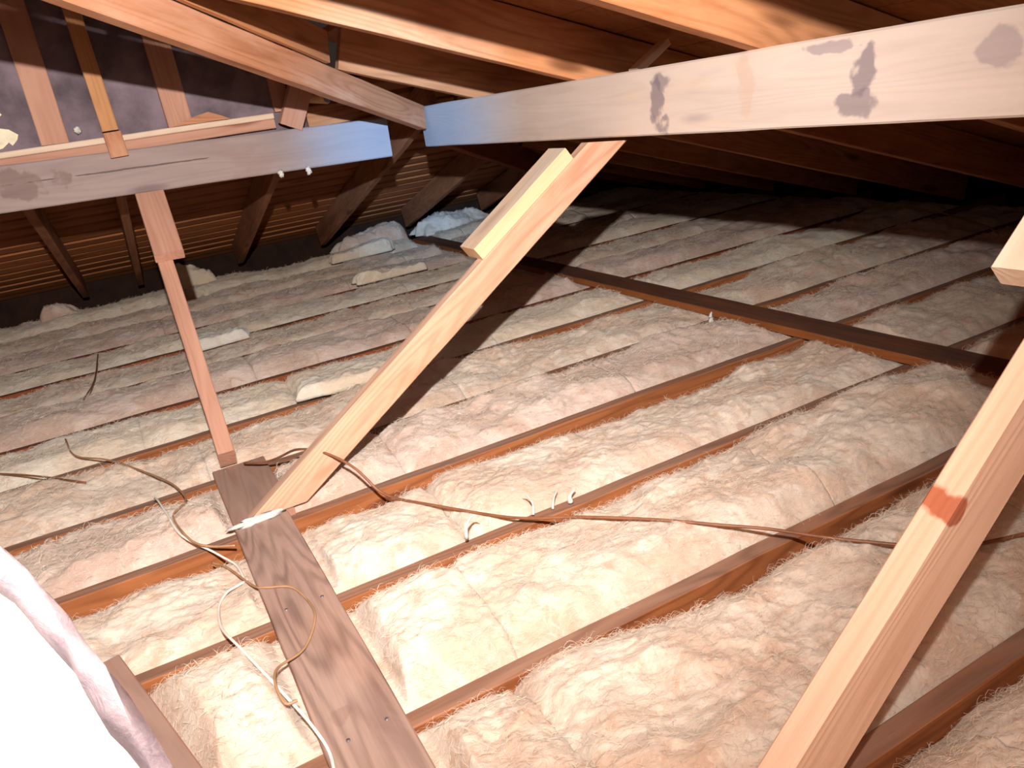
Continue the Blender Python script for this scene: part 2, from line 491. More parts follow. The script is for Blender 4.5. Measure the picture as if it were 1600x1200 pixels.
def batt(name, x0, x1, y0, y1, mat, label, idx, crown=0.05, res=0.006, far_drop=0.05, near=0.0, endz=(1, 1), cover=0.0, fibres=0, fw=0.34, dmin=-0.15):
    W_ = y1 - y0
    nx = max(6, int((x1 - x0) / res)); ny = max(8, int((W_ + cover) / res))
    X = np.linspace(x0, x1, nx + 1); Yt = np.linspace(0, 1, ny + 1)
    XX, TT = np.meshgrid(X, Yt, indexing='ij')
    # ragged far edge, which may creep over the next joist
    edge = cover * np.clip(vnoise(XX * 3.0 + idx * 7, XX * 0 + idx, 21) * 3.0, -0.3, 1.0) + 0.004 * vnoise(XX * 60, XX * 0 + idx, 22)
    YY = y0 + 0.001 + TT * (W_ - 0.002 + (np.clip(edge, 0.0, 1) if cover else 0.0))
    t = (YY - y0) / W_
    prof = np.clip(t / 0.28, 0, 1); prof = np.sin(prof * math.pi / 2) ** 0.9
    fall = np.clip((1.0 - t) / fw, 0, 1); fall = np.sin(fall * math.pi / 2) ** 0.8
    var = vnoise(XX * 2.3 + idx * 3.7, XX * 0 + 0.5, 23)
    drop = far_drop * np.clip(1.0 + 3.0 * var, dmin, 1.9)
    base = near + (crown - near) * prof
    base = base * fall + (-drop) * (1 - fall)
    over = np.clip((YY - y1) / 0.01, 0, 1)
    base = base * (1 - over) + np.maximum(base, 0.006) * over
    amp = 0.35 + 0.65 * np.minimum(prof, fall)
    H = base + fluff_height(XX + idx * 5.3, YY + idx * 2.1) * amp * (1.0 if y0 < 2.3 else 0.75)
    # batt ends: rounded down
    for s, xe in ((endz[0], x0), (endz[1], x1)):
        if s:
            d = np.abs(XX - xe) + 0.010 * vnoise(YY * 30 + idx, YY * 0, 24)
            H -= s * 0.030 * np.exp(-np.clip(d, 0, 9) / 0.022)
    # pressed down beneath the planks
    for px0, px1, pym in ((0.050, 0.200, 2.25), (1.855, 2.015, 9.0)):
        if y0 < pym:
            d = np.maximum(np.maximum(px0 - XX, XX - px1), 0)
            if pym < 9: d = np.maximum(d, np.maximum(YY - 2.20, 0))
            H = np.where(d < 0.06, np.minimum(H, -0.003 + np.maximum(d - 0.003, 0) * (2.2 + 3 * vnoise(XX * 9, YY * 9, 25))), H)
    hx = -0.222 + (1.42 - YY) * 0.2625
    hd = np.maximum(np.abs(XX - hx) - 0.022, np.maximum(YY - 1.44, 0.84 - YY))
    H = np.where(hd < 0.05, np.minimum(H, -0.004 + np.maximum(hd, 0) * 1.5), H)
    # never through the roof, and lower at the eave
    H = np.minimum(H, zL(YY) - 0.03); H = np.minimum(H, zR(XX) - 0.03)
    H = np.maximum(H, -0.132)
    # stay off the joist wood
    H = np.where(YY > y1, np.maximum(H, 0.003), H)
    Vv = np.stack([XX, YY, H], -1).reshape(-1, 3)
    i0 = np.arange(nx)[:, None] * (ny + 1) + np.arange(ny)[None, :]
    Q = np.stack([i0, i0 + ny + 1, i0 + ny + 2, i0 + 1], -1).reshape(-1, 4)
    # skirt
    loop = [i * (ny + 1) for i in range(nx + 1)] + [nx * (ny + 1) + j for j in range(1, ny + 1)] + \
           [i * (ny + 1) + ny for i in range(nx - 1, -1, -1)] + [j for j in range(ny - 1, 0, -1)]
    lo = Vv[loop].copy(); lo[:, 1] = np.clip(lo[:, 1], y0 + 0.001, y1 - 0.001); lo[:, 2] = -0.136
    nb = len(Vv); Vv = np.vstack([Vv, lo]); n = len(loop)
    L = np.array(loop); k = np.arange(n); k1 = (k + 1) % n
    Q2 = np.stack([L[k1], L[k], nb + k, nb + k1], -1)
    Q = np.vstack([Q, Q2])
    me = bpy.data.meshes.new(name)
    me.vertices.add(len(Vv)); me.vertices.foreach_set('co', Vv.astype(np.float32).ravel())
    me.loops.add(Q.size); me.loops.foreach_set('vertex_index', Q.astype(np.int32).ravel())
    me.polygons.add(len(Q)); me.polygons.foreach_set('loop_start', (np.arange(len(Q)) * 4).astype(np.int32))
    me.polygons.foreach_set('loop_total', np.full(len(Q), 4, np.int32))
    me.polygons.foreach_set('use_smooth', np.ones(len(Q), bool))
    me.materials.append(mat); me.update(calc_edges=True); me.validate()
    o = bpy.data.objects.new(name, me); COL.objects.link(o)
    tag(o, label, 'insulation')
    # loose fibres standing off the surface
    if fibres:
        rs = np.random.RandomState(idx + 100 + int(abs(x0) * 50))
        nf = int(fibres * (x1 - x0) * W_)
        ii = rs.randint(1, nx, nf); jj = rs.randint(1, ny, nf)
        g = Vv[:(nx + 1) * (ny + 1)].reshape(nx + 1, ny + 1, 3)
        p = g[ii, jj] + rs.uniform(-.5, .5, (nf, 3)) * res * (1, 1, 0)
        tx = g[np.minimum(ii + 1, nx), jj] - g[ii - 1, jj]; ty = g[ii, np.minimum(jj + 1, ny)] - g[ii, jj - 1]
        nn = np.cross(tx, ty); nn /= np.linalg.norm(nn, axis=1)[:, None] + 1e-9
        keep = (p[:, 0] > -0.9) & (p[:, 0] < 2.9) & (nn[:, 2] > 0.3)
        p = p[keep]; nn = nn[keep]; nf = len(p)
        if nf:
            an = rs.uniform(0, 2 * math.pi, nf)
            d = np.stack([np.cos(an) * 1.5, np.sin(an), np.zeros(nf)], 1)
            d -= nn * (d * nn).sum(1)[:, None]; d /= np.linalg.norm(d, axis=1)[:, None] + 1e-9
            side = np.cross(nn, d)
            Lf = rs.uniform(0.006, 0.022, nf)[:, None]; lift = (rs.rand(nf) ** 3 * 0.8 + 0.06)[:, None]; bend = rs.uniform(-.5, .5, nf)[:, None]
            wv = (rs.uniform(0.00022, 0.0005, nf) * (1 if y0 < 1.5 else 1.6 if y0 < 3.2 else 2.4))[:, None]
            K = []
            for t_ in (0.0, 0.35, 0.7, 1.0):
                c_ = p + d * Lf * t_ + side * Lf * bend * t_ * t_ + nn * Lf * lift * math.sin(t_ * 2.2)
                ww = wv * (1.0 - 0.7 * t_)
                K += [c_ + side * ww, c_ - side * ww * .5 + nn * ww * .9, c_ - side * ww * .5 - nn * ww * .9]
            A = np.stack(K, 1).reshape(-1, 3)
            fq = []
            for a_ in range(3):
                for b_ in range(3):
                    fq.append((a_ * 3 + b_, a_ * 3 + (b_ + 1) % 3, a_ * 3 + 3 + (b_ + 1) % 3, a_ * 3 + 3 + b_))
            fq = (np.array(fq)[None] + (np.arange(nf) * 12)[:, None, None]).reshape(-1, 4)
            mf = bpy.data.meshes.new('loose_fibres')
            mf.vertices.add(len(A)); mf.vertices.foreach_set('co', A.astype(np.float32).ravel())
            mf.loops.add(fq.size); mf.loops.foreach_set('vertex_index', fq.astype(np.int32).ravel())
            mf.polygons.add(len(fq)); mf.polygons.foreach_set('loop_start', (np.arange(len(fq)) * 4).astype(np.int32))
            mf.polygons.foreach_set('loop_total', np.full(len(fq), 4, np.int32))
            mf.materials.append(M['fibre']); mf.update(calc_edges=True)
            of = bpy.data.objects.new('loose_fibres', mf); COL.objects.link(of); of.parent = o
            tag(of, kind='stuff')
    return o


NP_, FP = 0.125, 1.935
rows = [  # bay after joist index -> cuts along x
    (1, [-0.6, 1.0, 3.9]),
    (2, [-0.2, 0.80, FP, 4.1]),
    (3, [-0.19, 0.36, 1.32, FP, 4.1]),
    (4, [-0.95, NP_, 0.40, 1.15, FP, 4.1]),
    (5, [-0.95, NP_, 0.50, FP, 4.1]),
    (6, [-1.0, NP_, 0.505, 1.25, FP, 4.1]),
    (7, [-1.1, 0.05, 0.86, FP, 4.1]),
    (8, [-1.2, -0.1, 0.41, 1.2, FP, 4.1]),
    (9, [-1.3, 0.34, 1.0, FP, 4.1]),
    (10, [-1.4, 0.23, 0.95, FP, 4.1]),
    (11, [-1.5, 0.42, 1.3, FP, 4.1]),
    (12, [-1.5, 0.1, 1.1, 1.86, 3.1, 4.1]),
    (13, [-1.5, 0.6, 1.6, 3.0, 4.1]),
    (14, [-1.5, 0.3, 1.4, 2.2, 4.1]),
]
mats = ['batt', 'batt', 'batt2', 'batt', 'battw', 'batt2']
SE = {(3, 0.36): 0.9, (4, 0.40): 0.5, (5, 0.50): 1.0, (6, 0.505): 0.8, (8, 0.41): 0.8, (7, 0.86): 0.4, (10, 0.95): 0.5, (9, 0.34): 0.6}
cnt = 0
for ji, cuts in rows:
    y0 = JT[ji]; y1 = JT[ji + 1] - JW
    res = 0.0042 if ji < 4 else 0.005 if ji < 6 else 0.007 if ji < 9 else 0.010
    for s in range(len(cuts) - 1):
        a, b = cuts[s], cuts[s + 1]
        if b - a < 0.05: continue
        mid = (a + b) / 2
        r3 = res if (mid < 2.1) else res * 1.7
        if b <= 0.13: where = 'left of the near plank' if ji < 7 else 'at the far left'
        elif a >= FP - .08: where = 'beyond the dark far plank'
        else:
            between = [(c, d) for c, d in zip(cuts[:-1], cuts[1:]) if d > 0.13 and c < FP - .08]
            k = between.index((a, b)); n = len(between)
            where = ('filling the gap between planks' if n == 1 else
                     ['leftmost piece' if ji >= 7 else 'beside the near plank', 'second piece from left', 'third piece from left', 'fourth piece from left'][k])
            if k == n - 1 and n > 1: where = 'ending at the dark far plank'
        if ji >= 12:
            where = ['leftmost piece', 'second piece from the left', 'third piece from the left', 'fourth piece from the left', 'last piece at the right'][s]
        row = {1: 'nearest row, at the bottom photo edge', 2: 'row below the bottom right joist'}.get(ji, '%s row from bottom right' % ordinal[ji - 2])
        key = 'batt' if ji < 6 else ('batt2', 'batt', 'battw')[ji % 3]
        colour = {'batt': 'cream tan', 'batt2': 'pinkish tan', 'battw': 'whitish cream'}[key]
        cr = 0.050 if ji < 5 else 0.024
        cr += 0.010 * math.sin(ji * 2.3)
        cov = 0.0
        if ji >= 13: cr += 0.02
        bt = batt('insulation_batt', a, b - 0.0005, y0, y1, M[key],
                  '%s batt, %s, %s' % (colour, row, where), ji * 3 + 1, crown=cr, res=r3,
                  fibres=26000 if ji < 5 else 14000 if ji < 9 else 7000,
                  far_drop=0.055 if ji < 5 else 0.060, near=-0.015 if ji < 5 else -0.030, fw=0.34 if ji < 5 else 0.30, dmin=-0.1 if ji < 5 else 0.35 if ji < 12 else 0.0, cover=cov, endz=(SE.get((ji, a), 0.12), SE.get((ji, b), 0.12)))
        cnt += 1

# ------------------------------------------------------------------ planks on the joists
plank1 = o = bar('wooden_plank', (0.122, 0.55, 0.010), (0.122, 1.79, 0.010), 0.129, 0.019, M['plank'])
tag(o, 'long weathered grey-brown plank crossing the joists from the bottom edge to the central strut', 'plank')
o2 = bar('wooden_plank', (0.130, 1.797, 0.010), (0.130, 2.19, 0.010), 0.145, 0.019, M['plank2'])
tag(o2, 'short dusty plank between the central strut foot and the slender post', 'plank')
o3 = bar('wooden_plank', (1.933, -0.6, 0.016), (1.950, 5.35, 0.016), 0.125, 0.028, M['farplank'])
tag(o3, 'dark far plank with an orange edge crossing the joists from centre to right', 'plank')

nails = [(plank1, ((0.090, 1.372), (0.160, 1.368), (0.095, 0.970), (0.158, 0.975))), (o2, ((0.165, 2.172), (0.092, 2.168), (0.170, 1.812)))]
for pk, spots_ in nails:
    for (nx_, ny_) in spots_:
        nl = tube('nail', [(nx_, ny_, 0.016), (nx_, ny_, 0.0215)], 0.0035, M['nail'], seg=10, n=1)
        nl.parent = pk; nl.matrix_parent_inverse = pk.matrix_world.inverted()

# ------------------------------------------------------------------ purlins
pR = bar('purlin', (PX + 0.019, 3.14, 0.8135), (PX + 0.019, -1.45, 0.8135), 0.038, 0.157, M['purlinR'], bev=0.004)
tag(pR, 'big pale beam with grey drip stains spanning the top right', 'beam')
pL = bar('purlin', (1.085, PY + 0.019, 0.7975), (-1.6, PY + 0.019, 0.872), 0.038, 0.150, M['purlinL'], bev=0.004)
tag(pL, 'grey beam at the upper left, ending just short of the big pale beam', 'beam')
# ------------------------------------------------------------------ rafters of the right slope
RW, RD = 0.038, 0.142
sl = math.atan(T)
rlab = {
 1.985: 'orange-brown rafter with a bright lower edge, reaching the pale beam right of centre top',
 2.655: 'orange-brown knotty rafter just beyond the hip, with a thin bright lower edge',
 1.295: 'broad orange rafter with swirling knots at the top, meeting the pale beam right of centre',
 0.62: 'rafter at the top right corner above the pale beam',
 -0.06: 'rafter directly over the camera outside the top edge',
}
k = 0
low = ['first', 'second', 'third', 'fourth']
for yr in (-1.4, -0.74, -0.06, 0.62, 1.295, 1.985, 2.655, 3.33, 4.0, 4.68, 5.35):
    xa = max(-1.72, yr - (PY - PX) + 0.03)
    if yr > 2.9: xa = max(xa, yr - (PY - PX) + 0.03)
    xb = 4.0
    dzc = RD / 2 / math.cos(sl)
    o = bar('rafter', (xa, yr - RW / 2, zR(xa) + dzc), (xb, yr - RW / 2, zR(xb) + dzc), RW, RD, M['rafter'], zdir=(0, 0, 1), bev=0.002)
    lb = rlab.get(yr)
    if lb is None:
        if yr > 3:
            lb = 'dark rafter in the shadow below the pale beam, %s beyond the roof corner' % low[k]; k += 1
        else: lb = 'rafter behind the camera, %s from the back wall' % ('first' if yr < -1 else 'second')
    tag(o, lb, 'rafter')

# hip rafter running diagonally up from the purlin corner
ha, hb = 1.215, -1.55
HY = PY - PX - 0.02
zh = lambda x_: 0.832 + T * (1.13 - x_) + 0.045
o = bar('hip_rafter', (ha, ha + HY, zh(ha)), (hb, hb + HY, zh(hb)), 0.038, 0.090, M['hip'], zdir=(0, 0, 1), bev=0.003)
tag(o, 'rough diagonal hip rafter descending from the top left to the end of the pale beam', 'rafter')
fa, fb = 0.72, -1.45
zf = lambda x_: zh(x_) + 0.045 + 0.049
o = bar('light_block_board', (fa + .022, fa + HY - .022, zf(fa)), (fb + .022, fb + HY - .022, zf(fb)), 0.018, 0.095, M['rafter'], zdir=(0, 0, 1), bev=0.002)  # added board, keeps lamp light off the upper gable wall
tag(o, 'brown light-blocking board added along the top of the rough diagonal hip rafter', 'board')
o = bar('hip_rafter', (1.33, 1.33 + HY + .02, 0.80), (3.95, 3.95 + HY + .02, 0.80 - T * 2.62), 0.038, 0.130, M['darkjoist'], zdir=(0, 0, 1))
tag(o, 'dark lower hip rafter going down to the far roof corner behind the pale beam', 'rafter')

# ------------------------------------------------------------------ rafters of the left slope
llab = {
 -0.90: 'brown rafter outside the left edge under the grey purlin',
 -0.275: 'dark brown rafter slanting down at the far left below the grey purlin',
 0.060: 'narrow dark rafter partly hidden behind the slender post',
 0.715: 'dark rafter with a round light patch, below the middle of the grey purlin',
 1.31: 'dark triangular-looking rafter with its top lit between the two purlins',
 1.975: 'wide brown rafter standing on the far insulation under the end of the pale beam',
 2.62: 'barely lit rafter in the dark corner right of the wide brown one',
 3.28: 'last short rafter in the dark far corner',
}
for xr in llab:
    ya = max(3.10, xr + (PY - PX) + 0.02)
    if xr < 1.2: ya = 3.245
    yb = 5.72
    dzc = RD / 2 / math.cos(sl)
    o = bar('rafter', (xr + RW / 2, ya, zL(ya) + dzc), (xr + RW / 2, yb, zL(yb) + dzc), RW, RD, M['lrafter'], bev=0.002)
    tag(o, llab[xr], 'rafter')

# ------------------------------------------------------------------ struts and their cleats
def strut(name, s0, d, L0, L1, Y0, depth, wy, mat, label):
    """strut in a plane of constant y: s0 a point on its upper edge line, d direction (x, z)"""
    dx, dz = d; n = (-dz, dx)
    a = (s0[0] + dx * L0 - n[0] * depth / 2, Y0 + wy / 2, s0[1] + dz * L0 - n[1] * depth / 2)
    b = (s0[0] + dx * L1 - n[0] * depth / 2, Y0 + wy / 2, s0[1] + dz * L1 - n[1] * depth / 2)
    return a, b


def dirn(deg): return (math.cos(math.radians(deg)), math.sin(math.radians(deg)))


def strut_poly(name, s0, d, Y0, depth, wy, mat, zlo, zhi, xmax=None):
    """board in a y = const plane cut level at zlo and zhi; local x runs along the board"""
    dx, dz = d; n = (-dz, dx)
    e = []
    for q in (0.0, -depth):
        bx, bz = s0[0] + n[0] * q, s0[1] + n[1] * q
        ta = (zlo - bz) / dz; tb = (zhi - bz) / dz
        if xmax is not None: tb = min(tb, (xmax - bx) / dx)
        e.append((ta, tb, q))
    org = Vector((s0[0], Y0, s0[1]))
    X_ = Vector((dx, 0, dz)); Z_ = Vector((n[0], 0, n[1])); Y_ = Z_.cross(X_)
    V, F = [], []
    bev = 0.003
    ns = 14
    ring = [(0, -bev), (-bev, 0), (-depth + bev, 0), (-depth, -bev), (-depth, -wy + bev), (-depth + bev, -wy), (-bev, -wy), (0, -wy + bev)]
    rs = random.Random(5)
    (ta0, tb0, _), (ta1, tb1, _) = e
    for i in range(ns + 1):
        f = i / ns; jj = rs.uniform(-.0006, .0006)
        for (q, yy) in ring:
            g = -q / depth
            t0 = ta0 * (1 - g) + ta1 * g; t1 = tb0 * (1 - g) + tb1 * g
            V.append((t0 + (t1 - t0) * f, -yy * (1 if Y_.y > 0 else -1), q + jj))
    for i in range(ns):
        for j in range(8):
            a = i * 8 + j; b = i * 8 + (j + 1) % 8
            F.append((a, b, b + 8, a + 8))
    F.append(tuple(reversed(range(8)))); F.append(tuple(ns * 8 + j for j in range(8)))
    o = mesh_obj(name, V, F, mat)
    m = Matrix((X_, Y_, Z_)).transposed().to_4x4(); m.translation = org
    o.matrix_world = m
    return o


def cleat(s0, d, sa, sb, Y0, wy, th, mat):
    dx, dz = d; n = (-dz, dx); off = th / 2 + 0.0005
    a = (s0[0] + dx * sa + n[0] * off, Y0 + wy / 2, s0[1] + dz * sa + n[1] * off)
    b = (s0[0] + dx * sb + n[0] * off, Y0 + wy / 2, s0[1] + dz * sb + n[1] * off)
    return bar('cleat_block', a, b, wy, th, mat, zdir=(n[0], 0, n[1]), bev=0.002)


D1 = dirn(33.7)
s1 = (0.095, 0.020)
st1 = strut_poly('strut', s1, D1, 1.80, 0.080, 0.038, M['strut'], 0.0205, 0.734, xmax=PX + .05)
tag(st1, 'central diagonal strut rising from the near plank to the underside of the pale beam', 'strut')
c1 = cleat(s1, D1, 0.862, 1.225, 1.80, 0.089, 0.038, M['yellow'])
tag(c1, 'pale block with a yellow side nailed on top of the central strut under the beam', 'block')

D2 = dirn(41.5)
s2 = (0.570, 0.2035)
st2 = strut_poly('strut', s2, D2, 0.486, 0.092, 0.038, M['bigstrut'], -0.06, 0.733)
tag(st2, 'thick near strut with a long groove and an orange patch, at the right edge', 'strut')
c2 = cleat(s2, D2, 0.540, 0.76, 0.486, 0.100, 0.038, M['pale'])
tag(c2, 'pale block on the near strut at the right edge of the photo', 'block')

o = bar('wood_block', (1.345, 1.82, 0.888), (1.455, 1.82, 0.951), 0.038, 0.020, M['pale'], zdir=(-.5, 0, .86))
tag(o, 'small pale block peeping over the top edge of the pale beam, between two rafters', 'block')
# slender post leaning in the y-z plane from the near plank's end to the grey purlin
pd = Vector((0.030, 0.86, 0.72)).normalized()
pa = Vector((0.107, 2.150, 0.012)) + Vector((0, 0.03, 0.035)); pb = pa + pd * 1.055
post = bar('strut', pa, pb, 0.046, 0.075, M['stud'], zdir=(0, -1, 1), cut0=0.0)
tag(post, 'slender brown post leaning from the end of the near plank up to the grey purlin', 'strut')
zz = Vector((0, -pd.z, pd.y)).normalized()
ca = pa + pd * 0.735 + zz * 0.058 + Vector((0.016, 0, 0)); cb = pa + pd * 1.015 + zz * 0.058 + Vector((0.016, 0, 0))
c3 = bar('cleat_block', ca, cb, 0.089, 0.038, M['stud'], zdir=zz)
tag(c3, 'pinkish block on the slender post just below the grey purlin', 'block')

# ------------------------------------------------------------------ gable framing behind the grey purlin
def gx(xv): return xv * 1.01


def gz(zv): return 0.874 + (zv - 0.874) * 1.01


yg = 3.17
studs = [(-0.078, -0.070, 0.086, 'left wall stud with a small knot, standing before the grey gable wall'),
         (0.330, 0.318, 0.086, 'second wall stud, right of the honey-coloured post, its foot brightly lit'),
         (0.700, 0.690, 0.060, 'brown wall stud partly hidden by the hip rafter'),
         (-0.62, -0.61, 0.086, 'wall stud left of the photo edge on the grey gable wall')]
for xb, xt, wd, lb in studs:
    o = bar('wall_stud', (gx(xb), yg + 0.031, 0.952), (gx(xt), yg + 0.031, 1.95), wd, 0.038, M['stud'], zdir=(0, 1, 0))
    tag(o, lb, 'stud')
# plate: a brown board with a pale strip on top
pl = bar('wall_plate', (-1.6, yg + 0.012, 0.9125), (gx(0.655), yg + 0.012, 0.9125), 0.038, 0.034, M['stud'])
tag(pl, 'horizontal brown plate with a pale strip along its top, just above the grey purlin', 'board')
ps = bar('top_strip', (-1.6, yg + 0.008, 0.940), (gx(0.655), yg + 0.008, 0.940), 0.048, 0.020, M['pale'], parent=pl)
ps['label'] = 'pale strip along the top of the plate'
o = bar('wall_plate', (gx(0.78), 3.185, 0.905), (gx(1.13), 3.185, 0.915), 0.030, 0.060, M['rafter'])
tag(o, 'short dark orange board behind the right end of the grey purlin', 'board')
# honey-coloured post standing on the purlin
hp = bar('post', (0.098, PY + 0.0, 0.967), (0.088, PY + 0.0, 1.75), 0.052, 0.036, M['post'], zdir=(0, 1, 0))
tag(hp, 'honey-coloured upright post standing on the grey purlin before the gable wall', 'post')
hp2 = bar('post_foot', (0.102, PY - 0.008, 0.880), (0.100, PY - 0.008, 0.962), 0.058, 0.042, M['hip'], zdir=(0, 1, 0), parent=hp)
hp2['label'] = 'darker block at the foot of the post'
# short brace under the hip rafter and the round stub beside it
br = bar('brace_block', (gx(0.700), 3.125, 0.892), (gx(0.775), 3.105, 1.045), 0.085, 0.036, M['stud'], zdir=(0, 1, 0.2))
tag(br, 'short pale-faced brace leaning under the hip rafter at the right end of the plate', 'block')
stv = [(0.79, 3.20, 0.995), (0.83, 3.15, 0.985), (0.862, 3.10, 0.975)]
stub = tube('round_stub', stv, 0.024, M['yellow'], seg=12, n=3)
tag(stub, 'short round yellowish stub poking out right of the pale-faced brace', 'stub')
cap = tube('stub_end', [(0.8615, 3.101, 0.975), (0.866, 3.094, 0.973)], 0.018, M['nail'], parent=stub, seg=12, n=2)
cap['label'] = 'grey round end of the stub'


def shard(name, pts, y0, th, mat):
    """thick flat piece with outline pts (x, z) standing at y0"""
    n = len(pts)
    V = [(a, y0, b) for a, b in pts] + [(a, y0 + th, b) for a, b in pts]
    F = [tuple(range(n)), tuple(reversed(range(n, 2 * n)))] + [(i, i + n, (i + 1) % n + n, (i + 1) % n) for i in range(n)]
    return mesh_obj(name, V, F, mat)


o = shard('plywood_scrap', [(gx(.302), .952), (gx(.36), .972), (gx(.43), .985), (gx(.47), .968), (gx(.50), .952)], 3.164, 0.010, M['hip'])
tag(o, 'triangular orange plywood scrap lying on the plate beside the second stud', 'scrap')
o = shard('cream_shard', [(-.36, .99), (-.30, 1.035), (-.262, 1.02), (-.228, 1.026), (-.20, 1.018), (-.178, .998), (-.186, .982), (-.205, .966), (-.212, .978), (-.235, .962), (-.27, .957), (-.33, .962)], WY - 0.020, 0.018, M['shard_cream'])  # flat jagged piece in plain cream
tag(o, 'lower jagged cream shard on the grey gable wall at the left edge', 'scrap')
o = shard('cream_shard', [(-.36, 1.06), (-.30, 1.10), (-.245, 1.098), (-.212, 1.078), (-.205, 1.066), (-.236, 1.045), (-.25, 1.03), (-.30, 1.042)], WY - 0.020, 0.018, M['shard_cream'])
tag(o, 'upper jagged cream shard on the grey gable wall at the left edge', 'scrap')


def blob(name, c, r, mat, parent=None, seed=1, squash=(1, 1, 1), nu=14, nv=9, rough=0.35):
    rs = np.random.RandomState(seed); V, F = [], []
    V.append((c[0], c[1], c[2] + r * squash[2]))
    for i in range(1, nv):
        th = math.pi * i / nv
        for j in range(nu):
            ph = 2 * math.pi * j / nu
            q = r * (1 + rough * (rs.rand() - 0.5) * 2)
            V.append((c[0] + q * squash[0] * math.sin(th) * math.cos(ph), c[1] + q * squash[1] * math.sin(th) * math.sin(ph), c[2] + q * squash[2] * math.cos(th)))
    V.append((c[0], c[1], c[2] - r * squash[2]))
    for j in range(nu): F.append((0, 1 + j, 1 + (j + 1) % nu))
    for i in range(nv - 2):
        for j in range(nu):
            a = 1 + i * nu + j; b = 1 + i * nu + (j + 1) % nu
            F.append((a, a + nu, b + nu, b))
    e = len(V) - 1; s_ = 1 + (nv - 2) * nu
    for j in range(nu): F.append((s_ + j, e, s_ + (j + 1) % nu))
    return mesh_obj(name, V, F, mat, parent, True)


for q, (cc, r_, lb) in enumerate((((0.630, PY - .004, 0.7325), 0.013, 'left tuft of white fluff clinging under the grey purlin'),
                                  ((0.735, PY - .004, 0.727), 0.014, 'right tuft of white fluff hanging from the lower edge of the grey purlin'))):
    tag(blob('fluff_tuft', cc, r_, M['fluff'], seed=q + 2, squash=(.8, .6, 1.1), rough=.45), lb, 'fluff')
tag(blob('fluff_tuft', (0.0, yg + 0.02, 0.985), 0.011, M['fluff'], seed=9, rough=.4), 'tiny white tuft right of the left wall stud', 'fluff')
# fluff at the strut foot
tag(blob('fluff_tuft', (0.108, 1.785, 0.026), 0.020, M['fluff'], seed=5, squash=(2.6, .5, .45), rough=.5), 'white fluff squeezed along the foot of the central strut', 'fluff')

# loose wisps of fibre
wisps = [((0.470, 1.352, 0.0), [(0, 0, .03), (0.005, 0, .06), (0.022, -.004, .078), (0.034, -.004, .07)], 0.0045, 'curled white wisp standing on the joist below the cable'),
         ((0.640, 1.372, 0.0), [(0, 0, .01), (0.004, .003, .035), (-.004, .006, .055), (-.014, .01, .062)], 0.0035, 'thin curved wisp left of the pair where the cable crosses a joist'),
         ((0.690, 1.372, 0.0), [(0, 0, .005), (0.008, .003, .028), (.022, .006, .045)], 0.0035, 'forked wisp in the middle where the cable crosses a joist'),
         ((0.735, 1.368, 0.0), [(0, 0, .005), (0.002, .003, .02), (.02, .006, .03)], 0.007, 'flat wisp tuft right of the forked one'),
         ((1.815, 2.120, 0.0), [(0, 0, 0.0), (-0.002, .003, .030), (.002, .0, .048)], 0.011, 'white tuft standing beside the far plank')]
for p, pts, r_, lb in wisps:
    tag(tube('fibre_wisp', [(p[0] + a, p[1] + b_, p[2] + c_) for a, b_, c_ in pts], r_, M['fluff'], seg=7, n=5, taper=0.25), lb, 'fluff')


# small cut blocks of batt lying on the rows
def pad(name, c, sx, sy, sz, ang, mat, label, seed):
    rs = np.random.RandomState(seed); nx, ny = 48, 22
    V, F = [], []
    ca, sa = math.cos(ang), math.sin(ang)
    for side in (1, 0):
        for i in range(nx + 1):
            for j in range(ny + 1):
                u = i / nx * 2 - 1; v = j / ny * 2 - 1
                e = (max(0, 1 - u * u) * max(0, 1 - v * v)) ** .5 if name == 'insulation_heap' else ((1 - abs(u) ** 6) ** .35 * (1 - abs(v) ** 6) ** .35 if max(abs(u), abs(v)) < 1 else 0)
                z = (sz * e + (2.2 if name == 'insulation_heap' else 1.2) * min(e * 2, 1) * float(fluff_height(np.array(c[0] + u * sx * 1.0 + seed), np.array(c[1] + v * sy))) if side else -0.01)
                rim_ = 1 + 0.35 * float(vnoise(np.array(u * 2.0 + seed), np.array(v * 2.0), 41)); X_ = u * sx * rim_; Y_ = v * sy * rim_
                V.append((c[0] + ca * X_ - sa * Y_, c[1] + sa * X_ + ca * Y_, c[2] + z))
    n = (nx + 1) * (ny + 1)
    for i in range(nx):
        for j in range(ny):
            a = i * (ny + 1) + j
            F.append((a, a + ny + 1, a + ny + 2, a + 1)); F.append((n + a + 1, n + a + ny + 2, n + a + ny + 1, n + a))
    lp = [i * (ny + 1) for i in range(nx + 1)] + [nx * (ny + 1) + j for j in range(1, ny + 1)] + [i * (ny + 1) + ny for i in range(nx - 1, -1, -1)] + [j for j in range(ny - 1, 0, -1)]
    for k in range(len(lp)):
        a, b = lp[k], lp[(k + 1) % len(lp)]
        F.append((b, a, n + a, n + b))
    o = mesh_obj(name, V, F, mat, None, True)
    tag(o, label, 'insulation'); return o


